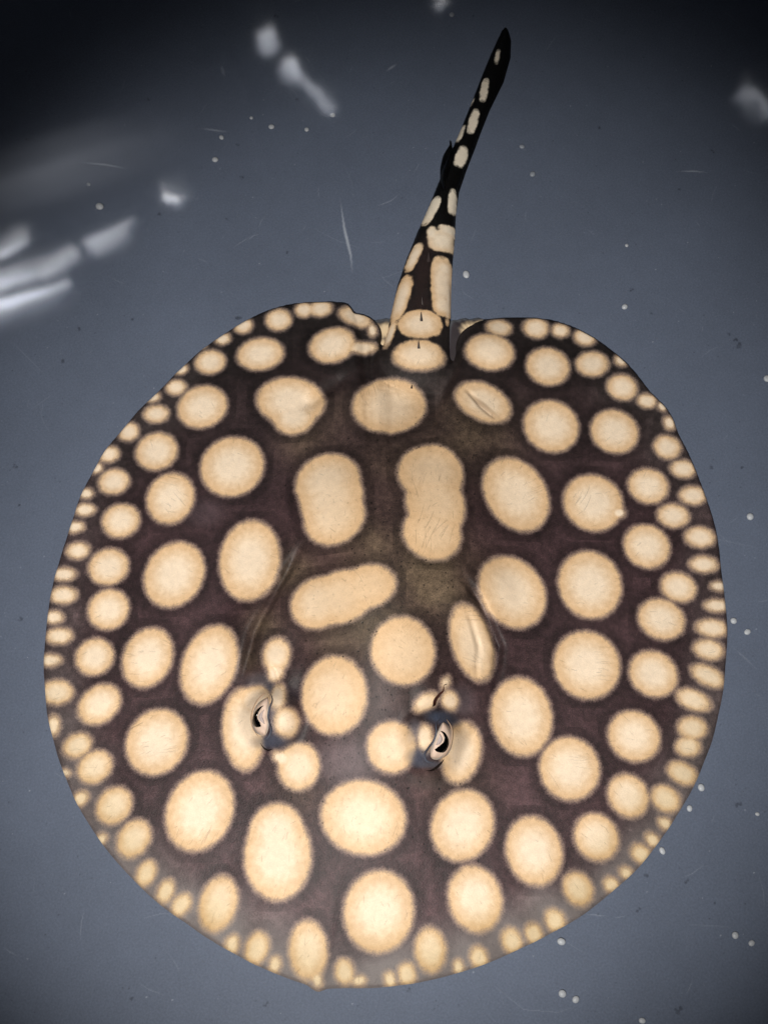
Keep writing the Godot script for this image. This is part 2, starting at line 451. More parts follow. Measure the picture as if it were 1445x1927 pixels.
	spot(-57.6, 173.7, 5.1, 3.7, -80)
	spot(-20.4, 177.2, 7.5, 5.7, 79)
	spot(-12.7, 181.7, 4.3, 3.2, 0)
	spot(3.8, 181.2, 4.8, 3.7, 79)
	spot(12.9, 178.5, 6.7, 5.4, 85)
	spot(40.6, 175.1, 4.6, 3.4, 80)
	spot(51.5, 170.2, 6.8, 5.2, 75)
	spot(69.5, 161.6, 7.6, 6.1, 70)
	spot(81.4, 158.1, 6.5, 5.2, 70)
	spot(93.2, 151.3, 7.2, 5.8, 59)
	spot(124.8, 132.8, 5.4, 4.4, 39)
	spot(133.3, 126.6, 4.8, 3.5, 39)
	spot(142.1, 116.5, 7.1, 5.3, 39)
	spot(149.1, 109.1, 5.7, 3.9, 39)
	spot(156.5, 100.2, 5.2, 3.6, 29)
	spot(157.2, 86.8, 9.4, 7.5, 29)
	spot(167.7, 72.8, 9.8, 6.7, 24)
	spot(172.0, 58.0, 8.1, 6.2, -1)
	spot(175.2, 47.6, 9.4, 7.2, -1)
	spot(176.9, 31.7, 11.5, 6.3, 19)
	spot(186.5, 17.7, 11.5, 6.4, 24)
	spot(188.0, 2.5, 10.0, 6.4, 8)
	spot(190.9, -10.1, 10.5, 6.1, 3)
	spot(195.3, -23.8, 8.8, 4.5, -2)
	spot(198.0, -35.8, 6.5, 3.6, -2)
	spot(189.6, -48.8, 9.8, 5.6, -2)
	spot(188.4, -65.3, 10.2, 7.0, -2)
	spot(173.2, -78.4, 10.5, 8.1, -2)
	spot(186.5, -91.8, 9.3, 6.5, -3)
	spot(181.6, -108.6, 8.7, 6.3, -3)
	spot(173.2, -122.9, 9.0, 8.5, -3)
	spot(175.8, -139.0, 4.4, 5.1, -3)
	spot(163.0, -153.7, 6.7, 5.6, -2)
	spot(172.4, -150.1, 3.7, 3.7, -3)
	spot(147.9, -162.3, 10.1, 9.3, -2)
	spot(148.6, -181.0, 4.8, 4.6, -3)
	spot(126.8, -197.0, 7.8, 6.6, -2)
	spot(111.5, -201.3, 6.1, 5.5, -2)
	spot(96.1, -202.8, 8.8, 8.1, -2)
	spot(72.7, -202.2, 8.7, 7.3, 7)
	spot(-17.5, -209.5, 11.9, 7.7, 28)
	spot(-6.7, -200.3, 3.3, 5.3, -6)
	spot(-39.5, -216.9, 8.1, 7.1, 2)
	spot(-49.9, -216.0, 6.1, 6.5, 2)
	spot(-65.6, -208.5, 8.8, 8.3, 1)
	spot(-88.0, -205.2, 6.4, 6.3, 2)
	spot(-100.8, -196.3, 5.8, 4.7, 2)
	spot(-113.3, -191.4, 3.0, 2.6, 0)
	spot(-107.6, -179.7, 10.1, 9.1, 2)
	spot(-125.9, -175.6, 5.1, 4.6, 3)
	spot(-128.0, -162.6, 7.1, 5.6, 3)
	spot(-142.7, -156.6, 5.4, 4.5, 3)
	spot(-139.1, -144.6, 8.4, 6.6, 3)
	spot(-155.6, -133.0, 7.0, 6.6, 3)
	spot(-166.7, -118.4, 7.4, 5.7, 3)
	spot(-173.9, -109.9, 4.7, 3.9, 3)
	spot(-162.2, -100.3, 10.2, 8.7, 2)
	spot(-178.8, -93.1, 5.3, 3.8, 3)
	spot(-178.5, -82.8, 7.3, 4.4, 3)
	spot(-183.9, -72.2, 6.6, 4.1, 3)
	spot(-180.6, -57.1, 7.9, 5.7, 2)
	spot(-187.8, -42.5, 8.5, 4.6, 2)
	spot(-187.0, -29.9, 9.1, 5.8, 2)
	spot(-192.0, -16.9, 6.8, 4.2, 2)
	spot(-187.8, -5.7, 9.0, 5.4, 2)
	spot(-191.7, 8.6, 7.7, 4.1, 2)
	spot(-52.8, 48.0, 7.6, 8.8, -3)
	spot(-57.7, 34.0, 5.2, 9.3, -1)
	spot(23.3, 37.9, 8.5, 4.9, -35)
	spot(36.9, 36.0, 5.5, 6.2, -5)
	spot(34.6, 26.5, 2.9, 4.7, 25)
	spot(22.7, 57.6, 4.9, 8.2, -1)
	square = 2.1
	spot(23.2, -202.6, 14.3, 10.3, 0)
	square = 2.1
	spot(22.2, -181.0, 17.0, 10.5, 0)
	square = 3.0
	spot(37.7, -231.6, 20.3, 7.8, 89)
	square = 3.0
	spot(38.8, -242.6, 6.1, 6.1, 0)
	square = 3.0
	spot(38.1, -217.7, 7.4, 8.2, 0)
	square = 3.0
	spot(11.7, -222.2, 17.1, 5.1, -74)
	square = 3.0
	spot(37.4, -262.5, 8.9, 7.7, 0)
	square = 3.0
	spot(43.4, -271.0, 3.9, 8.6, 91)
	square = 3.0
	spot(31.3, -267.9, 3.4, 5.4, 0)
	square = 3.0
	spot(19.6, -251.3, 11.3, 3.8, -67)
	square = 3.0
	spot(30.9, -285.5, 11.6, 3.9, -65)
	square = 3.0
	spot(45.1, -292.2, 9.5, 3.1, -85)
	square = 3.0
	spot(51.3, -326.2, 8.5, 3.9, -73)
	square = 3.0
	spot(59.9, -354.0, 10.3, 3.2, -76)
	square = 3.0
	spot(51.3, -345.4, 7.7, 2.1, -72)
	square = 3.0
	spot(68.0, -379.1, 10.1, 2.7, -80)
	square = 3.0
	spot(59.9, -371.5, 3.3, 1.1, -72)
	square = 3.0
	spot(77.6, -406.4, 6.5, 1.6, -80)
	square = 3.0
	spot(4.3, -197.1, 10.2, 2.7, -72)
	square = 3.0
	spot(41.2, -222.2, 18.7, 1.7, -87)
	var fine := noise_bytes(TEX_W, TEX_H, 0.30, 3, 2)
	var mid := noise_bytes(TEX_W, TEX_H, 0.06, 5, 4)
	var broad := noise_bytes(TEX_W, TEX_H, 0.007, 8, 2)
	for j in TEX_H:
		var z := TEX_ORIGIN.y + j * TEXEL
		for i in TEX_W:
			var o := j * TEX_W + i
			var x := TEX_ORIGIN.x + i * TEXEL
			var r := sqrt(x * x + z * z)
			if r > 0.236 and x < 0.0:
				continue
			var nf := fine[o] / 255.0 - 0.5
			var nm := mid[o] / 255.0 - 0.5
			var nb := broad[o] / 255.0 - 0.5
			var on_tail := 0.0
			var tip := 0.0
			if z < -0.17 and x > -0.005:
				var tail_here := tail_at(x, z)
				on_tail = smoothstep(1.12, 0.98, tail_here.x / tail_here.y) * smoothstep(-0.172, -0.2, z)
				tip = on_tail * smoothstep(5.0, 8.5, tail_here.z)
			var soft := lerpf(2.3, 0.8, on_tail)
			var s := smoothstep(-soft, soft, edge_field[o] + nf * lerpf(1.3, 0.5, on_tail) + nm * lerpf(0.9, 1.3, on_tail))
			# dark skin, pigment and painted light together: purple brown on the wings, olive over the trunk, grey and thin at the front rim, near black behind
			var u := (x - TRUNK.x) * AXIS.y - (z - TRUNK.y) * AXIS.x
			var v := (x - TRUNK.x) * AXIS.x + (z - TRUNK.y) * AXIS.y
			var olive := 0.25 * exp(-pow(u / 0.05, 2.0) - pow((v - 0.015) / 0.11, 2.0))
			var trunk := olive * 4.0
			if trunk > 0.02:
				for q in OLIVE:
					var far: float = ((x - q.x) * (x - q.x) + (z - q.y) * (z - q.y)) / (q.z * q.z)
					if far < 5.0:
						olive += q.w * 0.85 * exp(-far)
			olive = clampf(olive * (1.0 + nb * 0.8 + nm * 0.15), 0.0, 1.0)
			var front := smoothstep(-0.06, 0.17, z)
			var rho := r / rim_at(x, z)
			var thin := smoothstep(0.82, 0.96, rho + nb * 0.06) * lerpf(0.35, 1.0, front)
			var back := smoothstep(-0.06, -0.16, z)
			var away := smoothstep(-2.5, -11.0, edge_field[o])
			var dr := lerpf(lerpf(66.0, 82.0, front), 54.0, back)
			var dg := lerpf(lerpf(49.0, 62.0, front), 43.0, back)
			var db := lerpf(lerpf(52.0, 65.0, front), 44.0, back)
			dr = lerpf(lerpf(dr, 99.0, olive), 128.0, thin * 0.68)
			dg = lerpf(lerpf(dg, 84.0, olive), 126.0, thin * 0.68)
			db = lerpf(lerpf(db, 69.0, olive), 122.0, thin * 0.68)
			var tone := (0.78 + 0.25 * away) * (1.0 + nf * 0.5 + nm * 0.38 + nb * 0.4)
			tone = lerpf(tone, tone * 0.25 + 0.82, thin * front)
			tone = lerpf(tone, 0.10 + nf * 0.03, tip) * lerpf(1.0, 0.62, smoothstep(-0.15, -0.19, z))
			# cream spots: paler in the middle, tan towards the rim, yellower at the front and dimmed there against the near lamp
			var inner := inner_field[o]
			var pale := smoothstep(0.0, 0.72, inner + nm * 0.18) * lerpf(1.0, 0.30, clampf(trunk * 1.1, 0.0, 1.0))
			var sr := lerpf(222.0, 246.0, pale)
			var sg := lerpf(185.0, 225.0, pale)
			var sb := lerpf(142.0, 199.0, pale)
			sr = lerpf(sr, 238.0, tip)
			sg = lerpf(sg, 226.0, tip)
			sb = lerpf(sb, 206.0, tip)
			var rim_dim := smoothstep(0.78, 0.97, rho) * front
			sr *= 1.0 - 0.10 * rim_dim
			sg *= 1.0 - 0.12 * rim_dim
			sb *= 1.0 - 0.20 * rim_dim
			var grain := 1.0 + nf * 0.07 + nm * 0.06 + nb * 0.05
			# a thin lilac grey fringe where a spot fades out
			var fringe := s * (1.0 - s) * 4.0 * 0.5 * (1.0 - on_tail)
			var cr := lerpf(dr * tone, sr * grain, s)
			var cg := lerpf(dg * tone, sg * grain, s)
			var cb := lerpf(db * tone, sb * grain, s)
			cr = lerpf(cr, 132.0, fringe * 0.5)
			cg = lerpf(cg, 122.0, fringe * 0.5)
			cb = lerpf(cb, 126.0, fringe * 0.6)
			skin[o * 3] = clampi(int(cr), 0, 255)
			skin[o * 3 + 1] = clampi(int(cg), 0, 255)
			skin[o * 3 + 2] = clampi(int(cb), 0, 255)
			relief[o] = clampi(int(128.0 + nf * 60.0 + nm * 50.0), 0, 255)
	tint(-62.5, 30.7, 5.6, 3.9, 5, Vector3(74, 84, 104), 0.85, 0.20)
	tint(-61.8, 57.8, 9.5, 3.2, 1, Vector3(74, 82, 100), 0.85, 0.60)
	tint(-59.8, 45.1, 2.4, 9.8, 2, Vector3(128, 132, 146), 0.45, 0.35)
	tint(-48.0, 56.7, 4.0, 7.2, 18, Vector3(44, 38, 42), 0.70, 0.10)  # shade painted along the right side of the left eye mound
	tint(-50.6, 33.2, 4.0, 5.9, -5, Vector3(52, 50, 56), 0.60, 0.10)  # the same painted shade, further up the mound side
	tint(-68.6, 23.9, 9.6, 4.7, 6, Vector3(106, 104, 108), 0.60, 0.10)
	tint(31.9, 46.2, 8.3, 3.8, 3, Vector3(72, 84, 106), 0.90, 0.75)
	tint(19.0, 67.1, 5.1, 4.0, 3, Vector3(78, 86, 104), 0.85, 0.70)
	tint(17.0, 53.5, 3.4, 6.4, 5, Vector3(126, 124, 132), 0.70, 0.60)
	tint(24.8, 70.8, 7.5, 1.7, -0, Vector3(84, 90, 104), 0.70, 0.60)
	tint(43.0, 36.0, 8.0, 8.5, -6, Vector3(104, 98, 104), 0.50, 0.05)
	tint(25.0, 78.9, 11.7, 3.8, -1, Vector3(70, 64, 60), 0.50, 0.00)
	tint(-21.7, 68.5, 16.0, 11.7, 1, Vector3(136, 122, 126), 0.60, 0.00)  # sheen on the head, painted into the skin
	tint(-105.8, -78.7, 10.9, 8.1, 1, Vector3(96, 82, 88), 0.50, 0.00)
	tint(-23.5, 3.9, 18.0, 7.3, 5, Vector3(92, 80, 74), 0.40, 0.00)
	tint(4.4, 44.5, 8.7, 19.5, -1, Vector3(112, 100, 102), 0.45, 0.00)
	tint(60.8, -147.0, 11.3, 1.5, 43, Vector3(120, 96, 72), 0.60, 1.00)  # dark shade painted along the fold in this spot
	tint(52.6, 3.7, 1.6, 14.4, -12, Vector3(196, 176, 150), 0.50, 1.00)
	tint(-40.7, -26.8, 11.9, 6.8, -12, Vector3(236, 200, 150), 0.00, 1.00)
	tint(25.5, -240.8, 4.8, 22.9, 7, Vector3(52, 38, 36), 0.70, 0.00)
	tint(23.5, -216.2, 10.1, 5.3, -0, Vector3(50, 36, 34), 0.50, 0.00)
	tint(32.5, -260.0, 5.5, 6.2, -0, Vector3(48, 36, 34), 0.50, 0.00)
	# pores of the trunk
	for n in 900:
		var a := rng.randf_range(-0.14, 0.13)
		var b := rng.randfn(0.0, 0.030)
		var p := TRUNK + AXIS * a + Vector2(AXIS.y, -AXIS.x) * b
		var size := rng.randf_range(0.7, 2.1)
		var q := (p - TEX_ORIGIN) / TEXEL
		for dj in range(-2, 3):
			for di in range(-2, 3):
				var w := clampf(size - Vector2(di, dj).length(), 0.0, 1.0) * 0.55
				var o := (int(q.y) + dj) * TEX_W + int(q.x) + di
				if edge_field[o] > 1.0:
					w *= 0.16
				for c in 3:
					skin[o * 3 + c] = int(skin[o * 3 + c] * (1.0 - w))
				relief[o] = int(relief[o] * (1.0 - w * 0.5))
	# wrinkles: a few sets of parallel hairlines and many loose ones
	for n in 60:
		var p := Vector2.from_angle(rng.randf() * TAU) * sqrt(rng.randf()) * 0.17
		var turn := p.angle() + rng.randf_range(-0.5, 0.5)
		var dark := rng.randf_range(0.06, 0.15)
		var gap := Vector2.from_angle(turn + PI / 2) * rng.randf_range(0.0008, 0.0024)
		for k in rng.randi_range(4, 12):
			var at := p + gap * k + Vector2(rng.randf_range(-0.002, 0.002), rng.randf_range(-0.002, 0.002))
			if inner_field[clampi(int((at.y - TEX_ORIGIN.y) / TEXEL), 0, TEX_H - 1) * TEX_W + clampi(int((at.x - TEX_ORIGIN.x) / TEXEL), 0, TEX_W - 1)] > 0.15:
				hairline(at.x, at.y, turn, rng.randf_range(0.004, 0.018), dark * rng.randf_range(0.3, 1.3))
	for n in 1400:
		var p := Vector2.from_angle(rng.randf() * TAU) * sqrt(rng.randf()) * 0.19
		hairline(p.x, p.y, p.angle() + rng.randf_range(-0.6, 0.6), rng.randf_range(0.002, 0.006), rng.randf_range(0.06, 0.16))


func body_material() -> StandardMaterial3D:
	var m := StandardMaterial3D.new()
	m.albedo_texture = ImageTexture.create_from_image(Image.create_from_data(TEX_W, TEX_H, false, Image.FORMAT_RGB8, skin))
	m.roughness = 0.5
	m.metallic_specular = 0.33
	m.heightmap_enabled = true
	m.heightmap_texture = ImageTexture.create_from_image(Image.create_from_data(TEX_W, TEX_H, false, Image.FORMAT_L8, relief))
	m.heightmap_scale = 0.04
	return m


# ---------------------------------------------------------------- eyes, spiracle, spines, fins

func smooth_line(points: Array, per := 6) -> Array:
	var out := []
	for i in points.size() - 1:
		var a: Vector3 = points[maxi(i - 1, 0)]
		var b: Vector3 = points[i]
		var c: Vector3 = points[i + 1]
		var d: Vector3 = points[mini(i + 2, points.size() - 1)]
		for k in per:
			out.append(b.cubic_interpolate(c, a, d, float(k) / per))
	out.append(points[-1])
	return out


func band(points: Array, surface: Callable, lift: float, bulge: float, colour: Callable) -> ArrayMesh:   # a fold of flesh along a line (x, z, half width in mm), lying on a surface
	var st := SurfaceTool.new()
	st.begin(Mesh.PRIMITIVE_TRIANGLES)
	var line := smooth_line(points)
	var across := 8
	for i in line.size():
		var before: Vector3 = line[maxi(i - 1, 0)]
		var after: Vector3 = line[mini(i + 1, line.size() - 1)]
		var dir := Vector2(after.x - before.x, after.y - before.y).normalized()
		var end := minf(1.0, sqrt(2.5 * minf(i, line.size() - 1 - i) / (line.size() - 1.0)) + 0.05)
		for k in across + 1:
			var t := -1.0 + 2.0 * k / across
			var w: float = line[i].z * end
			var p := Vector2(line[i].x, line[i].y) + Vector2(-dir.y, dir.x) * w * t
			p *= 0.001
			var y: float = surface.call(p.x, p.y) + lift * (1.0 - t * t * t * t) - 0.0002 * t * t + bulge * (1.0 - t * t) * end
			st.set_color(colour.call(t, i / (line.size() - 1.0)))
			st.add_vertex(Vector3(p.x, y, p.y))
	for i in line.size() - 1:
		for k in across:
			var a := i * (across + 1) + k
			for v in [a, a + 1, a + across + 1, a + 1, a + across + 2, a + across + 1]:
				st.add_index(v)
	st.generate_normals()
	return st.commit()


func eye(ball: Array, rim: Array, iris: Array, pupil: Array, operculum: Array, lid: Array, crease_shade: Array) -> void:
	var surface := top
	var m := painted(0.5, 0.3)
	var o := add_part(ray, "eye", band(ball, surface, 0.0002, 0.0008, func(t, s): return lin(200, 184, 166).lerp(lin(70, 76, 92), smoothstep(0.45, 1.0, absf(t)) * (0.55 + 0.3 * sin(s * 11.0)))), m)
	add_part(o, "iris_edge", band(rim, surface, 0.0004, 0.0007, func(t, s): return lin(92, 98, 112).lerp(lin(58, 56, 66), 0.5 + 0.4 * sin(s * 13.0 + t))), m)
	add_part(o, "iris", band(iris, surface, 0.0011, 0.0007, func(t, s): return lin(224, 198, 180).lerp(lin(96, 72, 62), clampf(smoothstep(0.7, 1.0, absf(t)) * 0.8 + 0.5 * pow(absf(2.0 * s - 1.0), 4.0) + 0.12 * sin(s * 21.0 + t * 5.0), 0.0, 1.0))), m)
	add_part(o, "pupil", band(pupil, surface, 0.0019, 0.0003, func(_t, _s): return lin(5, 5, 6)), painted(0.12, 0.5))
	add_part(o, "pupil_flap", band(operculum, surface, 0.0021, 0.0004, func(t, _s): return lin(188, 172, 168).lerp(lin(228, 220, 216), smoothstep(0.2, 1.0, t))), m)
	add_part(o, "eyelid", band(lid, surface, 0.0004, 0.0007, func(t, s): return lin(186, 160, 136).lerp(lin(112, 74, 58), smoothstep(0.3, 1.0, -t) * (0.4 + 0.4 * sin(s * 9.0)))), m)
	add_part(o, "crease_shadow_line", band(crease_shade, surface, 0.0003, 0.0, func(_t, _s): return lin(22, 17, 20)), m)  # near-black band: left lid fold, and painted shadow line by the right eye


func thorn(from: Vector2, to: Vector2, wide: float) -> void:
	var st := SurfaceTool.new()
	st.begin(Mesh.PRIMITIVE_TRIANGLES)
	var dir := (to - from).normalized()
	var side := Vector2(-dir.y, dir.x)
	var base := top(from.x, from.y)
	var around := 8
	for i in 6:
		var s := i / 5.0
		var mid := from.lerp(to, s)
		var w := wide * (1.0 - s * 0.94)
		var y := base + 0.0030 * s - 0.0006
		for k in around:
			var a := TAU * k / around
			st.add_vertex(Vector3(mid.x + side.x * cos(a) * w, y + sin(a) * w * 0.8, mid.y + side.y * cos(a) * w))
	for i in 5:
		for k in around:
			var a := i * around + k
			var b := i * around + (k + 1) % around
			for v in [a, b, a + around, b, b + around, a + around]:
				st.add_index(v)
	st.generate_normals()
	add_part(ray, "thorn", st.commit(), spine_skin)


func pelvic_fin(edge: Array, spots: Array) -> void:
	var st := SurfaceTool.new()
	st.begin(Mesh.PRIMITIVE_TRIANGLES)
	var mid := Vector2.ZERO
	for p in edge:
		mid += p / edge.size()
	var line := []
	for i in edge.size():
		for k in 5:
			line.append(edge[i].cubic_interpolate(edge[(i + 1) % edge.size()], edge[i - 1], edge[(i + 2) % edge.size()], k / 5.0))
	var noise := FastNoiseLite.new()
	noise.frequency = 190.0
	var rings := 26
	for side in 2:
		for i in rings + 1:
			var s := 1.0 - pow(1.0 - float(i) / rings, 1.4)
			for p in line:
				var q := mid.lerp(p, s)
				var cream := 0.0
				for c in spots:
					cream = maxf(cream, smoothstep(0.0075, 0.0025, (q - c).length() + noise.get_noise_2d(q.x, q.y) * 0.0015))
				st.set_color(lin(62, 58, 60).lerp(lin(96, 98, 104), smoothstep(0.8, 1.0, s)).lerp(lin(236, 210, 172), cream))
				var ripple := 0.0005 * sin(atan2(q.x - mid.x, q.y - mid.y) * 24.0) * s
				st.add_vertex(Vector3(q.x, 0.0012 + (0.0022 * sqrt(maxf(0.0, 1.0 - s * s)) + ripple * 0.5) * (1.0 if side == 0 else -0.4), q.y))
	var n := line.size()
	for side in 2:
		for i in rings:
			for k in n:
				var a := side * (rings + 1) * n + i * n + k
				var b := side * (rings + 1) * n + i * n + (k + 1) % n
				for v in ([a, b, a + n, b, b + n, a + n] if side == 0 else [a, a + n, b, b, a + n, b + n]):
					st.add_index(v)
	st.generate_normals()
	add_part(ray, "pelvic_fin", st.commit(), painted(0.5, 0.3))


# ---------------------------------------------------------------- tank floor and water

func blend_floor(i: int, j: int, c: Vector3, a: float) -> void:
	if i < 0 or j < 0 or i >= FLOOR_W or j >= FLOOR_H:
		return
	var o := (j * FLOOR_W + i) * 3
	for k in 3:
		floor_pixels[o + k] = int(lerpf(floor_pixels[o + k], c[k], a))


func pale_streak(points: Array, wide: float, strong: float) -> void:       # worn scratches in the plastic, and faint painted reflections
	var w := wide / FLOOR_TEXEL
	var total := 0
	for i in points.size() - 1:
		var a: Vector2 = (points[i] - FLOOR_ORIGIN) / FLOOR_TEXEL
		var b: Vector2 = (points[i + 1] - FLOOR_ORIGIN) / FLOOR_TEXEL
		var n := int(a.distance_to(b) * 2.0)
		for k in n:
			var s: float = (i + float(k) / n) / (points.size() - 1.0)
			var p := a.lerp(b, float(k) / n)
			var half := w * (0.25 + 0.75 * sin(PI * s)) * 0.5
			for dj in range(-int(w) - 1, int(w) + 2):
				for di in range(-int(w) - 1, int(w) + 2):
					var d := Vector2(di, dj).length()
					blend_floor(int(p.x) + di, int(p.y) + dj, Vector3(190, 196, 206), strong * 0.38 * sin(PI * minf(1.0, s + 0.08)) * clampf(1.2 - d / maxf(half, 0.8), 0.0, 1.0))
			total += 1


func fleck(x: float, z: float, size: float) -> void:                   # a dark stain on the plastic
	var p := (Vector2(x, z) - FLOOR_ORIGIN) / FLOOR_TEXEL
	for n in 5:
		var q := p + Vector2(rng.randf_range(-1, 1), rng.randf_range(-1, 1)) * size / FLOOR_TEXEL * 0.7
		var r := size / FLOOR_TEXEL * rng.randf_range(0.2, 0.5)
		for dj in range(-int(r) - 1, int(r) + 2):
			for di in range(-int(r) - 1, int(r) + 2):
				blend_floor(int(q.x) + di, int(q.y) + dj, Vector3(50, 55, 66), 0.38 * clampf(r + 0.5 - Vector2(di, dj).length(), 0.0, 1.0))


func build_floor() -> void:
	floor_pixels.resize(FLOOR_W * FLOOR_H * 3)
	var fine := noise_bytes(FLOOR_W, FLOOR_H, 0.35, 21, 1)
	var mid := noise_bytes(FLOOR_W, FLOOR_H, 0.03, 22, 4)
	var broad := noise_bytes(FLOOR_W, FLOOR_H, 0.004, 23, 2)
	for o in FLOOR_W * FLOOR_H:
		var t := 1.0 + (fine[o] / 255.0 - 0.5) * 0.14 + (mid[o] / 255.0 - 0.5) * 0.035 + (broad[o] / 255.0 - 0.5) * 0.06
		floor_pixels[o * 3] = int(94.0 * t)
		floor_pixels[o * 3 + 1] = int(103.0 * t)
		floor_pixels[o * 3 + 2] = int(121.0 * t)
	for n in 2600:
		var c := Vector3(60, 65, 76) if rng.randf() < 0.7 else Vector3(176, 182, 192)
		var i := rng.randi() % FLOOR_W
		var j := rng.randi() % FLOOR_H
		var a := rng.randf_range(0.15, 0.7)
		blend_floor(i, j, c, a)
		if rng.randf() < 0.45:
			blend_floor(i + 1, j, c, a * 0.8)
			blend_floor(i, j + 1, c, a * 0.6)
	for n in 190:
		var p := Vector2(rng.randf_range(-0.3, 0.3), rng.randf_range(-0.5, 0.3))
		var d := Vector2.from_angle(rng.randf() * TAU) * rng.randf_range(0.004, 0.02)
		pale_streak([p, p + d * 0.5 + Vector2(d.y, -d.x) * 0.05, p + d], 0.0007, rng.randf_range(0.1, 0.35))
	pale_streak([Vector2(-0.0288, -0.2171), Vector2(-0.0258, -0.1941), Vector2(-0.0215, -0.1746), Vector2(-0.0196, -0.1535)], 0.00224, 0.5)
	pale_streak([Vector2(-0.0888, -0.1851), Vector2(-0.0844, -0.1890), Vector2(-0.0796, -0.1902)], 0.00070, 0.5)
	pale_streak([Vector2(-0.0047, -0.2107), Vector2(0.0044, -0.2147), Vector2(0.0121, -0.2215)], 0.00064, 0.6)
	pale_streak([Vector2(0.0195, -0.2357), Vector2(0.0252, -0.2463)], 0.00096, 0.25)
	pale_streak([Vector2(0.1926, -0.2369), Vector2(0.2049, -0.2373), Vector2(0.2178, -0.2357)], 0.00128, 0.6)
	pale_streak([Vector2(-0.2019, -0.2442), Vector2(-0.1842, -0.2422), Vector2(-0.1645, -0.2381)], 0.00192, 0.4)
	pale_streak([Vector2(-0.1238, -0.2706), Vector2(-0.1005, -0.2669)], 0.00192, 0.3)
	pale_streak([Vector2(-0.2356, -0.1141), Vector2(-0.2209, -0.0994), Vector2(-0.2082, -0.0867)], 0.00064, 0.22)
	pale_streak([Vector2(-0.2181, -0.0670), Vector2(-0.2026, -0.0795)], 0.00064, 0.2)
	pale_streak([Vector2(0.1094, 0.2304), Vector2(0.1238, 0.2318)], 0.00096, 0.35)
	pale_streak([Vector2(0.0591, 0.2670), Vector2(0.0743, 0.2789), Vector2(0.0927, 0.2802), Vector2(0.1129, 0.2736)], 0.00080, 0.25)
	pale_streak([Vector2(-0.0459, -0.1941), Vector2(-0.0284, -0.1843), Vector2(-0.0112, -0.1785)], 0.00080, 0.2)
	pale_streak([Vector2(0.2019, 0.0818), Vector2(0.2174, 0.0974)], 0.00128, 0.2)
	pale_streak([Vector2(0.0009, -0.3155), Vector2(0.0100, -0.3229)], 0.00224, 0.3)  # faint lamp reflection painted on the floor
	pale_streak([Vector2(-0.1116, -0.3220), Vector2(-0.1075, -0.3091)], 0.00320, 0.15)  # broad dim reflection, also painted on the floor
	pale_streak([Vector2(-0.0973, -0.1804), Vector2(-0.0845, -0.1898)], 0.00064, 0.4)
	pale_streak([Vector2(0.1640, 0.2359), Vector2(0.1927, 0.2373)], 0.00064, 0.2)
	pale_streak([Vector2(0.1933, 0.0156), Vector2(0.2275, 0.0238)], 0.00080, 0.18)
	pale_streak([Vector2(0.0971, 0.2441), Vector2(0.1111, 0.2522)], 0.00064, 0.2)
	fleck(0.2216, -0.1148, 0.00192)
	fleck(0.2226, -0.1104, 0.00256)
	fleck(0.2175, -0.1178, 0.00128)
	fleck(0.1583, -0.1497, 0.00160)
	fleck(0.1698, -0.1327, 0.00096)
	fleck(-0.1468, -0.2048, 0.00160)
	fleck(-0.1022, -0.2008, 0.00128)
	fleck(-0.2009, -0.0994, 0.00192)
	fleck(-0.1594, -0.1290, 0.00128)
	fleck(-0.1926, -0.1215, 0.00160)
	fleck(-0.0584, -0.2933, 0.00128)
	fleck(-0.0746, -0.3615, 0.00160)
	fleck(-0.2246, -0.0302, 0.00192)
	fleck(-0.1590, -0.2933, 0.00128)
	fleck(-0.2380, -0.2615, 0.00128)
	fleck(0.2185, -0.2524, 0.00160)
	fleck(0.1941, -0.2236, 0.00128)
	fleck(0.1445, -0.2710, 0.00128)
	fleck(0.1995, -0.0285, 0.00128)
	fleck(0.2179, -0.0285, 0.00128)
	fleck(0.1388, 0.2279, 0.00160)
	fleck(0.1443, 0.2104, 0.00160)
	fleck(0.1663, 0.2132, 0.00160)
	fleck(0.1985, 0.1727, 0.00192)
	fleck(0.0617, -0.3615, 0.00096)
	fleck(-0.0939, -0.2320, 0.00160)
	fleck(-0.0973, -0.2574, 0.00128)
	fleck(-0.0627, -0.1766, 0.00128)
	fleck(-0.0278, -0.1252, 0.00128)
	fleck(-0.2205, -0.0039, 0.00128)
	fleck(-0.2126, 0.0660, 0.00160)
	fleck(-0.0920, -0.1308, 0.00256)
	fleck(0.0135, 0.2688, 0.00128)
	fleck(-0.0631, 0.2763, 0.00160)
	fleck(-0.1342, 0.2736, 0.00128)
	fleck(0.1347, 0.1940, 0.00096)
	fleck(0.1808, 0.2249, 0.00096)
	fleck(0.1565, 0.2789, 0.00256)
	var m := StandardMaterial3D.new()
	m.albedo_texture = ImageTexture.create_from_image(Image.create_from_data(FLOOR_W, FLOOR_H, false, Image.FORMAT_RGB8, floor_pixels))
	m.roughness = 0.6
	m.metallic_specular = 0.3
	var st := SurfaceTool.new()
	st.begin(Mesh.PRIMITIVE_TRIANGLES)
	st.set_normal(Vector3.UP)
	for v in [Vector2(-2, -2), Vector2(2, -2), Vector2(2, 2), Vector2(-2, 2)]:
		st.set_uv((v - FLOOR_ORIGIN) / (FLOOR_TEXEL * Vector2(FLOOR_W, FLOOR_H)))
		st.set_normal(Vector3.UP)
		st.add_vertex(Vector3(v.x, 0, v.y))
	for v in [0, 1, 2, 0, 2, 3]:
		st.add_index(v)
	var o := MeshInstance3D.new()
	o.mesh = st.commit()
	o.material_override = m
	add_thing(o, "tank_floor", "scratched blue grey plastic floor of the tank under the stingray", "floor", "", "structure")


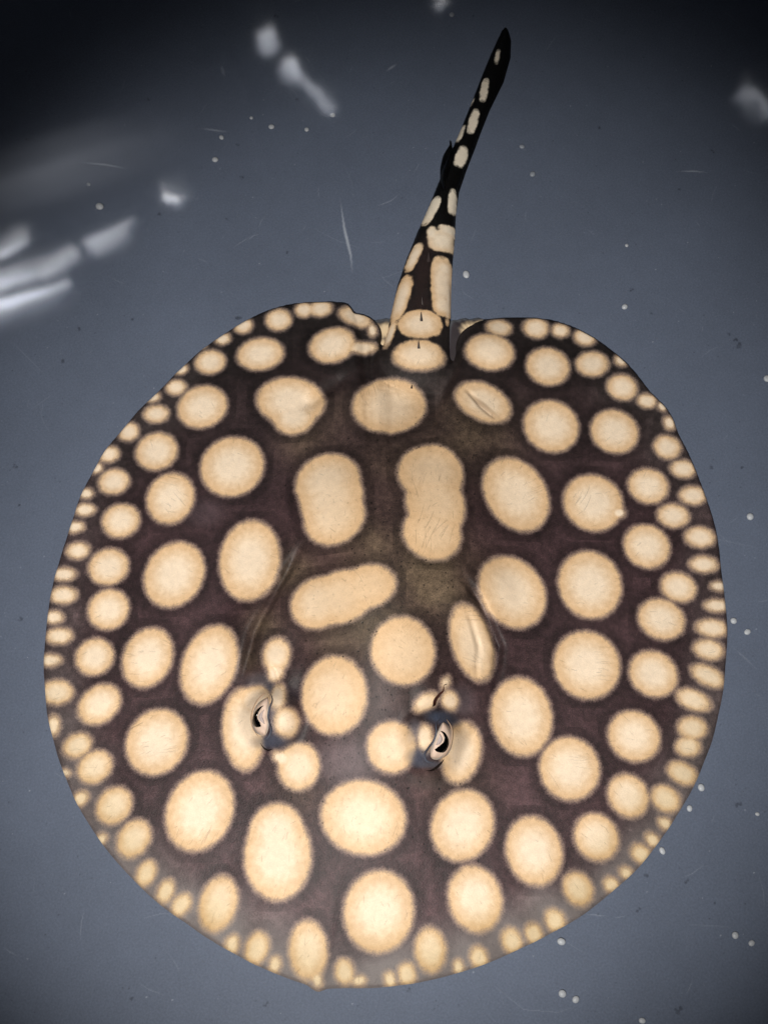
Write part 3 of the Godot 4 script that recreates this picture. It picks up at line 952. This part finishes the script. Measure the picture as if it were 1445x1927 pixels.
func build_water() -> void:
	var st := SurfaceTool.new()
	st.begin(Mesh.PRIMITIVE_TRIANGLES)
	var n := 260
	var size := 1.8
	for j in n + 1:
		for i in n + 1:
			var p := Vector2(i, j) / n * size - Vector2.ONE * size * 0.5
			var y := 0.085
			var slope := Vector2.ZERO
			for w in [Vector4(61, 23, 0.000018, 0.0), Vector4(-37, 83, 0.000013, 1.0), Vector4(190, -110, 0.000007, 2.0), Vector4(90, 240, 0.000006, 0.5), Vector4(-330, 150, 0.000004, 4.0)]:
				var at: float = p.x * w.x + p.y * w.y + w.w
				y += w.z * sin(at)
				slope += Vector2(w.x, w.y) * w.z * cos(at)
			st.set_normal(Vector3(-slope.x, 1.0, -slope.y).normalized())
			st.add_vertex(Vector3(p.x, y, p.y))
	for j in n:
		for i in n:
			var a := j * (n + 1) + i
			for v in [a, a + 1, a + n + 1, a + 1, a + n + 2, a + n + 1]:
				st.add_index(v)
	var m := StandardMaterial3D.new()
	m.transparency = BaseMaterial3D.TRANSPARENCY_ALPHA
	m.albedo_color = Color(1, 1, 1, 0.0)
	m.roughness = WATER_ROUGHNESS
	m.metallic_specular = 0.5
	var o := MeshInstance3D.new()
	o.mesh = st.commit()
	o.material_override = m
	add_thing(o, "water", "clear still water over the stingray, mirroring the lamps overhead", "water", "", "structure")


const WATER_ROUGHNESS := 0.05


func bubble(x: float, z: float, r: float, oval: bool, faint: bool, label: String) -> void:
	var o := MeshInstance3D.new()
	o.mesh = bubble_mesh
	o.material_override = bubble_faint if faint else bubble_white
	o.scale = Vector3(r * (1.35 if oval else rng.randf_range(0.8, 1.25)), r * 0.6, r)
	o.rotation.y = rng.randf_range(-1.5, 1.5)
	o.position = Vector3(x, r * 0.35, z)
	add_thing(o, "air_bubble", label, "bubble", "air bubbles in the water round the ray")


func ceiling_lamp(at: Vector3, long: float, wide: float, turn: float, glow: float, taper: float, label: String) -> void:  # tubes shaped to match the streaks they mirror; the wide panel is added
	var o := Node3D.new()
	o.position = at
	o.rotation_degrees.y = turn
	var is_round := long < wide * 1.3
	add_thing(o, "ceiling_lamp", label, "lamp", "lamps mirrored in the water")
	var bulb: PrimitiveMesh
	if is_round:
		bulb = SphereMesh.new()
		bulb.radius = wide * 0.5
		bulb.height = wide
	else:
		bulb = CylinderMesh.new()
		bulb.bottom_radius = wide * 0.5 * taper
		bulb.top_radius = wide * 0.5
		bulb.height = long
	var m := StandardMaterial3D.new()
	m.albedo_color = Color(0.9, 0.9, 0.9)
	m.emission_enabled = true
	m.emission = Color(0.93, 0.95, 1.0)
	m.emission_energy_multiplier = 15.0 * glow
	if wide > 0.2:  # added panel only: glow fading outward for a hazy mirrored band
		var fall := GradientTexture2D.new()
		fall.gradient = Gradient.new()
		fall.gradient.set_color(0, Color.WHITE)
		fall.gradient.set_color(1, Color.BLACK)
		fall.gradient.interpolation_mode = Gradient.GRADIENT_INTERPOLATE_CUBIC
		fall.fill = GradientTexture2D.FILL_RADIAL
		fall.fill_from = Vector2(0.5, 0.5)
		fall.fill_to = Vector2(0.5, 1.0)
		m.emission_texture = fall
		m.emission_operator = BaseMaterial3D.EMISSION_OP_MULTIPLY
		bulb = PlaneMesh.new()
		bulb.size = Vector2(long, wide)
	var b := add_part(o, "lamp_tube" if wide < 0.2 else "haze_panel", bulb, m)
	if wide > 0.2:
		b.rotation.x = PI
	elif not is_round:
		b.rotation.z = PI / 2
	var cap := BoxMesh.new()
	cap.size = Vector3(long * 1.05, 0.03, wide * 1.2)
	var h := add_part(o, "lamp_housing", cap, matte(Color(0.12, 0.12, 0.12)))
	h.position.y = (wide * 0.5 if wide < 0.2 else 0.0) + 0.02
	var l := AreaLight3D.new()
	l.name = "lamp_light"
	l.area_size = Vector2(long, wide)
	l.area_normalize_energy = true
	l.light_energy = 0.004 * glow
	l.shadow_enabled = true
	l.position.y = -(wide * 0.5 if wide < 0.2 else 0.0) - 0.01
	l.rotation.x = -PI / 2
	o.add_child(l)


func _ready() -> void:
	rng.seed = 11
	var cam := Camera3D.new()
	cam.name = "camera"
	cam.position = Vector3(0.00000, 0.70854, 0.23022)
	cam.rotation_degrees = Vector3(-72.000, 0, 0)
	cam.fov = 45.0
	cam.near = 0.02
	cam.far = 30.0
	add_child(cam)
	var env := Environment.new()
	env.background_mode = Environment.BG_COLOR
	env.background_color = Color(0.16, 0.17, 0.19)
	env.background_energy_multiplier = 0.2
	env.tonemap_mode = Environment.TONE_MAPPER_LINEAR
	env.tonemap_exposure = 1.0
	env.sdfgi_enabled = true
	env.ssao_enabled = true
	env.ssil_enabled = true
	var we := WorldEnvironment.new()
	we.name = "environment"
	we.environment = env
	add_child(we)
	# unseen key lamp above the near side, its beam narrowed to dim the corners
	var lamp := Node3D.new()
	lamp.position = Vector3(-0.12, 0.92, 0.455)
	lamp.look_at_from_position(lamp.position, Vector3(-0.003, 0.0, 0.044), Vector3.UP)
	add_thing(lamp, "key_lamp", "unseen shaded lamp above the near side of the tank, its beam narrowed to dim the corners", "lamp")
	var spot_light := SpotLight3D.new()
	spot_light.name = "lamp_beam"
	spot_light.light_color = Color(1.0, 0.985, 0.96)
	spot_light.light_energy = 1.26
	spot_light.light_size = 0.035
	spot_light.spot_range = 12.0
	spot_light.spot_attenuation = 2.0
	spot_light.spot_angle = 20.0
	spot_light.spot_angle_attenuation = 0.78
	spot_light.shadow_enabled = true
	lamp.add_child(spot_light)
	var bulb := SphereMesh.new()
	bulb.radius = 0.03
	bulb.height = 0.06
	var glow := StandardMaterial3D.new()
	glow.emission_enabled = true
	glow.emission = Color(1.0, 0.97, 0.93)
	glow.emission_energy_multiplier = 1.0
	add_part(lamp, "bulb", bulb, glow).position.z = 0.05
	var shade := CylinderMesh.new()
	shade.top_radius = 0.05
	shade.bottom_radius = 0.11
	shade.height = 0.14
	shade.cap_top = false
	shade.cap_bottom = false
	var sh := add_part(lamp, "lamp_shade", shade, matte(Color(0.08, 0.08, 0.08)))
	sh.rotation.x = PI / 2
	sh.position.z = 0.04

	build_floor()
	build_water()

	ray = Node3D.new()
	ray.position = CENTRE
	add_thing(ray, "stingray", "round black stingray with cream spots, thin banded tail, resting on the tank floor", "stingray")
	paint_skin()
	add_part(ray, "body", body_mesh(), body_material())
	spine_skin = matte(rgb(58, 49, 48), 0.4, 0.4)
	pelvic_fin([Vector2(-0.0266, -0.1768), Vector2(-0.0161, -0.1951), Vector2(-0.0068, -0.2077), Vector2(-0.0014, -0.2103), Vector2(0.0046, -0.2106), Vector2(0.0107, -0.2077), Vector2(0.0149, -0.1914), Vector2(0.0105, -0.1714), Vector2(-0.0001, -0.1606), Vector2(-0.0132, -0.1624)], [Vector2(0.0019, -0.2017), Vector2(-0.0067, -0.1768), Vector2(0.0006, -0.1896)])
	pelvic_fin([Vector2(0.0369, -0.1660), Vector2(0.0393, -0.1914), Vector2(0.0419, -0.2077), Vector2(0.0476, -0.2099), Vector2(0.0510, -0.2110), Vector2(0.0554, -0.2103), Vector2(0.0598, -0.2114), Vector2(0.0644, -0.2103), Vector2(0.0722, -0.2110), Vector2(0.0789, -0.2099), Vector2(0.0796, -0.2006), Vector2(0.0712, -0.1768), Vector2(0.0610, -0.1653), Vector2(0.0494, -0.1606)], [Vector2(0.0549, -0.2021), Vector2(0.0619, -0.2032), Vector2(0.0510, -0.1768)])
	eye([Vector3(-63.28, 34.78, 2.81), Vector3(-64.60, 37.25, 4.21), Vector3(-66.24, 40.78, 4.91), Vector3(-67.00, 45.40, 5.26), Vector3(-66.32, 49.97, 5.61), Vector3(-65.15, 53.30, 4.56), Vector3(-64.63, 55.16, 2.81)], [Vector3(-61.72, 32.18, 0.46), Vector3(-60.45, 36.25, 0.67), Vector3(-61.74, 40.43, 0.67), Vector3(-62.52, 45.02, 0.61), Vector3(-61.54, 49.06, 0.61), Vector3(-60.64, 52.42, 0.76), Vector3(-62.25, 55.78, 0.76), Vector3(-65.37, 56.87, 0.61)], [Vector3(-63.28, 34.78, 1.75), Vector3(-64.60, 37.25, 3.15), Vector3(-66.24, 40.78, 3.85), Vector3(-67.00, 45.40, 4.20), Vector3(-66.32, 49.97, 4.55), Vector3(-65.15, 53.30, 3.50), Vector3(-64.63, 55.16, 1.75)], [Vector3(-65.08, 39.37, 0.55), Vector3(-66.86, 40.44, 1.46), Vector3(-68.62, 42.37, 1.64), Vector3(-69.77, 45.17, 1.83), Vector3(-69.10, 47.80, 2.56), Vector3(-67.54, 49.61, 3.10), Vector3(-66.32, 50.52, 1.83)], [Vector3(-64.69, 41.75, 0.61), Vector3(-66.14, 43.71, 1.37), Vector3(-66.69, 45.70, 1.67), Vector3(-65.44, 47.77, 1.37), Vector3(-64.21, 49.52, 0.76)], [Vector3(-64.95, 31.11, 0.30), Vector3(-68.95, 34.70, 0.49), Vector3(-71.62, 40.44, 0.49), Vector3(-72.35, 45.39, 0.49), Vector3(-71.36, 50.56, 0.49), Vector3(-68.36, 55.11, 0.30)], [Vector3(-67.36, 58.22, 0.21), Vector3(-65.42, 60.87, 0.49), Vector3(-62.77, 62.00, 0.55), Vector3(-60.03, 61.30, 0.18)])
	eye([Vector3(32.95, 49.16, 2.81), Vector3(33.47, 51.50, 4.21), Vector3(33.70, 55.23, 4.91), Vector3(32.79, 59.74, 5.61), Vector3(30.75, 63.39, 5.61), Vector3(27.86, 66.18, 4.91), Vector3(25.85, 67.27, 3.16)], [Vector3(31.83, 46.83, 0.46), Vector3(29.09, 50.08, 0.76), Vector3(29.03, 54.64, 0.61), Vector3(27.56, 59.11, 0.61), Vector3(24.67, 63.04, 0.67), Vector3(22.68, 66.24, 0.76), Vector3(23.89, 69.55, 0.67), Vector3(27.67, 70.27, 0.55)], [Vector3(32.95, 49.16, 1.75), Vector3(33.47, 51.50, 3.15), Vector3(33.70, 55.23, 3.85), Vector3(32.79, 59.74, 4.55), Vector3(30.75, 63.39, 4.55), Vector3(27.86, 66.18, 3.85), Vector3(25.85, 67.27, 2.10)], [Vector3(31.37, 54.25, 0.91), Vector3(33.11, 55.27, 1.68), Vector3(34.27, 57.71, 1.83), Vector3(33.97, 60.49, 2.37), Vector3(31.91, 63.06, 3.10), Vector3(29.58, 63.98, 2.92), Vector3(28.13, 63.76, 1.83)], [Vector3(30.77, 55.95, 0.76), Vector3(31.34, 58.15, 1.52), Vector3(30.46, 60.11, 1.52), Vector3(28.71, 61.55, 0.91)], [Vector3(34.85, 47.01, 0.30), Vector3(37.43, 50.94, 0.55), Vector3(37.90, 55.91, 0.61), Vector3(36.65, 61.62, 0.61), Vector3(34.01, 65.86, 0.61), Vector3(30.84, 69.14, 0.30)], [Vector3(23.18, 73.99, 0.18), Vector3(26.64, 73.73, 0.67), Vector3(29.50, 72.18, 0.79), Vector3(32.05, 69.82, 0.55), Vector3(33.47, 67.96, 0.18)])
	var slit := add_part(ray, "spiracle", band(SLIT, top, 0.0009, 0.0, func(_t, s): return lin(30, 12, 10).lerp(lin(84, 48, 40), s)), painted(0.5, 0.3))
	slit.set_meta("label", "narrow dark breathing slit behind the right eye")
	thorn(Vector2(0.0224, -0.1850), Vector2(0.0220, -0.1895), 0.00102)
	thorn(Vector2(0.0242, -0.2042), Vector2(0.0238, -0.2094), 0.00109)
	thorn(Vector2(0.0250, -0.2159), Vector2(0.0246, -0.2204), 0.00070)
	thorn(Vector2(0.0293, -0.2464), Vector2(0.0292, -0.2527), 0.00160)
	thorn(Vector2(0.0177, -0.1598), Vector2(0.0179, -0.1612), 0.00096)
	var sting_line := [Vector3(39.84, -299.90, 1.60), Vector3(39.98, -308.64, 2.88), Vector3(41.17, -318.64, 3.52), Vector3(42.71, -328.71, 3.20), Vector3(44.20, -334.39, 2.24), Vector3(44.96, -338.05, 0.96), Vector3(44.31, -340.91, 0.26)]
	var sting := add_part(ray, "sting", band(sting_line, top, 0.0022, 0.0012, func(_t, _s): return lin(8, 7, 8)), painted(0.5, 0.3))
	sting.set_meta("label", "flat black barb lying along the tail")

	bubble_mesh = SphereMesh.new()
	bubble_mesh.radius = 1.0
	bubble_mesh.height = 2.0
	bubble_mesh.radial_segments = 20
	bubble_mesh.rings = 10
	bubble_white = matte(rgb(180, 184, 190), 0.4, 0.4)
	bubble_faint = matte(rgb(140, 146, 156), 0.4, 0.4)
	bubble(-0.0753, -0.2712, 0.00180, false, false, "white air bubble in the middle of the loose arc left of the tail tip")
	bubble(-0.0517, -0.2691, 0.00150, false, false, "small white air bubble just below the hazy lamp streak left of the tail")
	bubble(-0.0345, -0.2804, 0.00180, false, false, "white air bubble at the lower end of the hazy lamp streak")
	bubble(-0.0890, -0.2783, 0.00120, false, false, "smallest white air bubble above the loose arc of bubbles, left of the hazy lamp streak")
	bubble(-0.1084, -0.2629, 0.00150, false, false, "white air bubble just above the larger one at the lower left end of the arc")
	bubble(-0.1119, -0.2456, 0.00208, false, false, "larger white air bubble at the lower left end of the arc left of the tail")
	bubble(-0.1859, -0.2101, 0.00236, false, false, "lone round white air bubble at upper left, above the bright streaks")
	bubble(-0.1944, -0.2269, 0.00148, false, true, "faint small bubble above the lone round bubble at upper left")
	bubble(0.0527, -0.1602, 0.00204, true, false, "oval white air bubble close to the right of the tail base")
	bubble(0.1530, -0.1371, 0.00203, false, false, "round white air bubble above the ray's upper right edge")
	bubble(0.1570, -0.1814, 0.00117, false, false, "tiny white air bubble above the round one over the ray's right shoulder")
	bubble(0.0918, -0.2558, 0.00149, false, true, "faint grey bubble right of the middle of the tail")
	bubble(0.0981, -0.2346, 0.00178, false, true, "faint ring shaped bubble right of the tail sting, below the faint grey one")
	bubble(0.2199, 0.0032, 0.00223, false, false, "large white air bubble at the right edge, level with the ray's middle")
	bubble(0.2044, 0.0672, 0.00191, false, false, "white air bubble touching close to the ray's rightmost edge")
	bubble(0.2119, 0.0738, 0.00163, false, false, "white air bubble at the right edge, lower of the close pair")
	bubble(0.1779, 0.1629, 0.00185, false, false, "white air bubble off the ray's lower right edge, upper of three")
	bubble(0.1705, 0.1743, 0.00158, false, false, "white air bubble off the ray's lower right edge, middle of three")
	bubble(0.1537, 0.1972, 0.00156, true, false, "oval white air bubble against the ray's lower right edge, lowest of three")
	bubble(0.0958, 0.2446, 0.00230, false, false, "largest white air bubble, just below the ray's lower right rim")
	bubble(0.0952, 0.2709, 0.00202, false, false, "white air bubble near the bottom edge, left of a close pair")
	bubble(0.1022, 0.2738, 0.00176, false, false, "white air bubble near the bottom edge, right of a close pair")
	bubble(0.1901, 0.2414, 0.00179, false, false, "white air bubble in the lower right corner, left of two")
	bubble(0.1986, 0.2454, 0.00153, false, false, "white air bubble in the lower right corner, right of two")
	bubble(0.1370, 0.2843, 0.00151, false, false, "white air bubble cut by the bottom edge of the picture")
	bubble(0.0469, -0.3620, 0.00183, false, true, "faint bubble at the top edge, left of the tail tip")
	bubble(0.2081, 0.1774, 0.00105, false, false, "tiny white bubble at the far right, below the ray's middle")
	bubble(0.2388, -0.0873, 0.00229, false, false, "white bubble cut by the right edge of the picture")

	for l in [
		[Vector3(-0.908, 2.200, -1.202), 0.269, 0.051, 21.6, 1.4, 0.12, "widest bright lamp mirrored as the biggest white streak at the left edge"],
		[Vector3(-0.925, 2.200, -1.266), 0.191, 0.027, 18.0, 1.2, 0.15, "tapered bright lamp mirrored just above the biggest white streak at the left edge"],
		[Vector3(-0.920, 2.200, -1.356), 0.095, 0.026, 34.9, 0.8, 0.2, "short lamp mirrored as the small white patch highest on the left edge"],
		[Vector3(-0.804, 2.200, -1.312), 0.092, 0.013, 33.4, 0.75, 0.6, "short slim lamp mirrored at the tip of the biggest white streak"],
		[Vector3(-0.688, 2.200, -1.394), 0.146, 0.014, 34.8, 0.7, 0.5, "slim lamp mirrored as the slanted streak between the left edge and the tail"],
		[Vector3(-0.681, 2.200, -1.372), 0.106, 0.009, 32.7, 0.5, 0.5, "slimmest lamp mirrored just under the slanted streak between the left edge and the tail"],
		[Vector3(-0.534, 2.200, -1.496), 0.055, 0.016, -19.5, 0.95, 0.6, "small lamp mirrored as the short white dash right of the slanted streak"],
		[Vector3(-0.306, 2.200, -1.975), 0.048, 0.048, -49.2, 0.42, 1, "round lamp mirrored as the topmost round patch left of the tail tip"],
		[Vector3(-0.239, 2.200, -1.882), 0.049, 0.049, -55.2, 0.5, 1, "round lamp mirrored at the upper end of the hazy streak left of the tail"],
		[Vector3(-0.176, 2.200, -1.802), 0.110, 0.039, -51.9, 0.3, 1.0, "dim lamp mirrored as the hazy streak left of the tail"],
		[Vector3(0.971, 2.200, -1.784), 0.111, 0.029, -41.4, 0.22, 0.7, "dim lamp mirrored as the hazy patch at the right edge"],
		[Vector3(0.155, 2.200, -2.101), 0.025, 0.025, -61.9, 0.25, 1, "faint round lamp mirrored at the top edge above the tail"],
		[Vector3(-0.824, 2.200, -1.583), 1.021, 0.337, 21.7, 0.12, 1, "wide dim panel added to mirror as the faint grey band across the upper left"]
	]:
		ceiling_lamp(l[0], l[1], l[2], l[3], l[4], l[5], l[6])
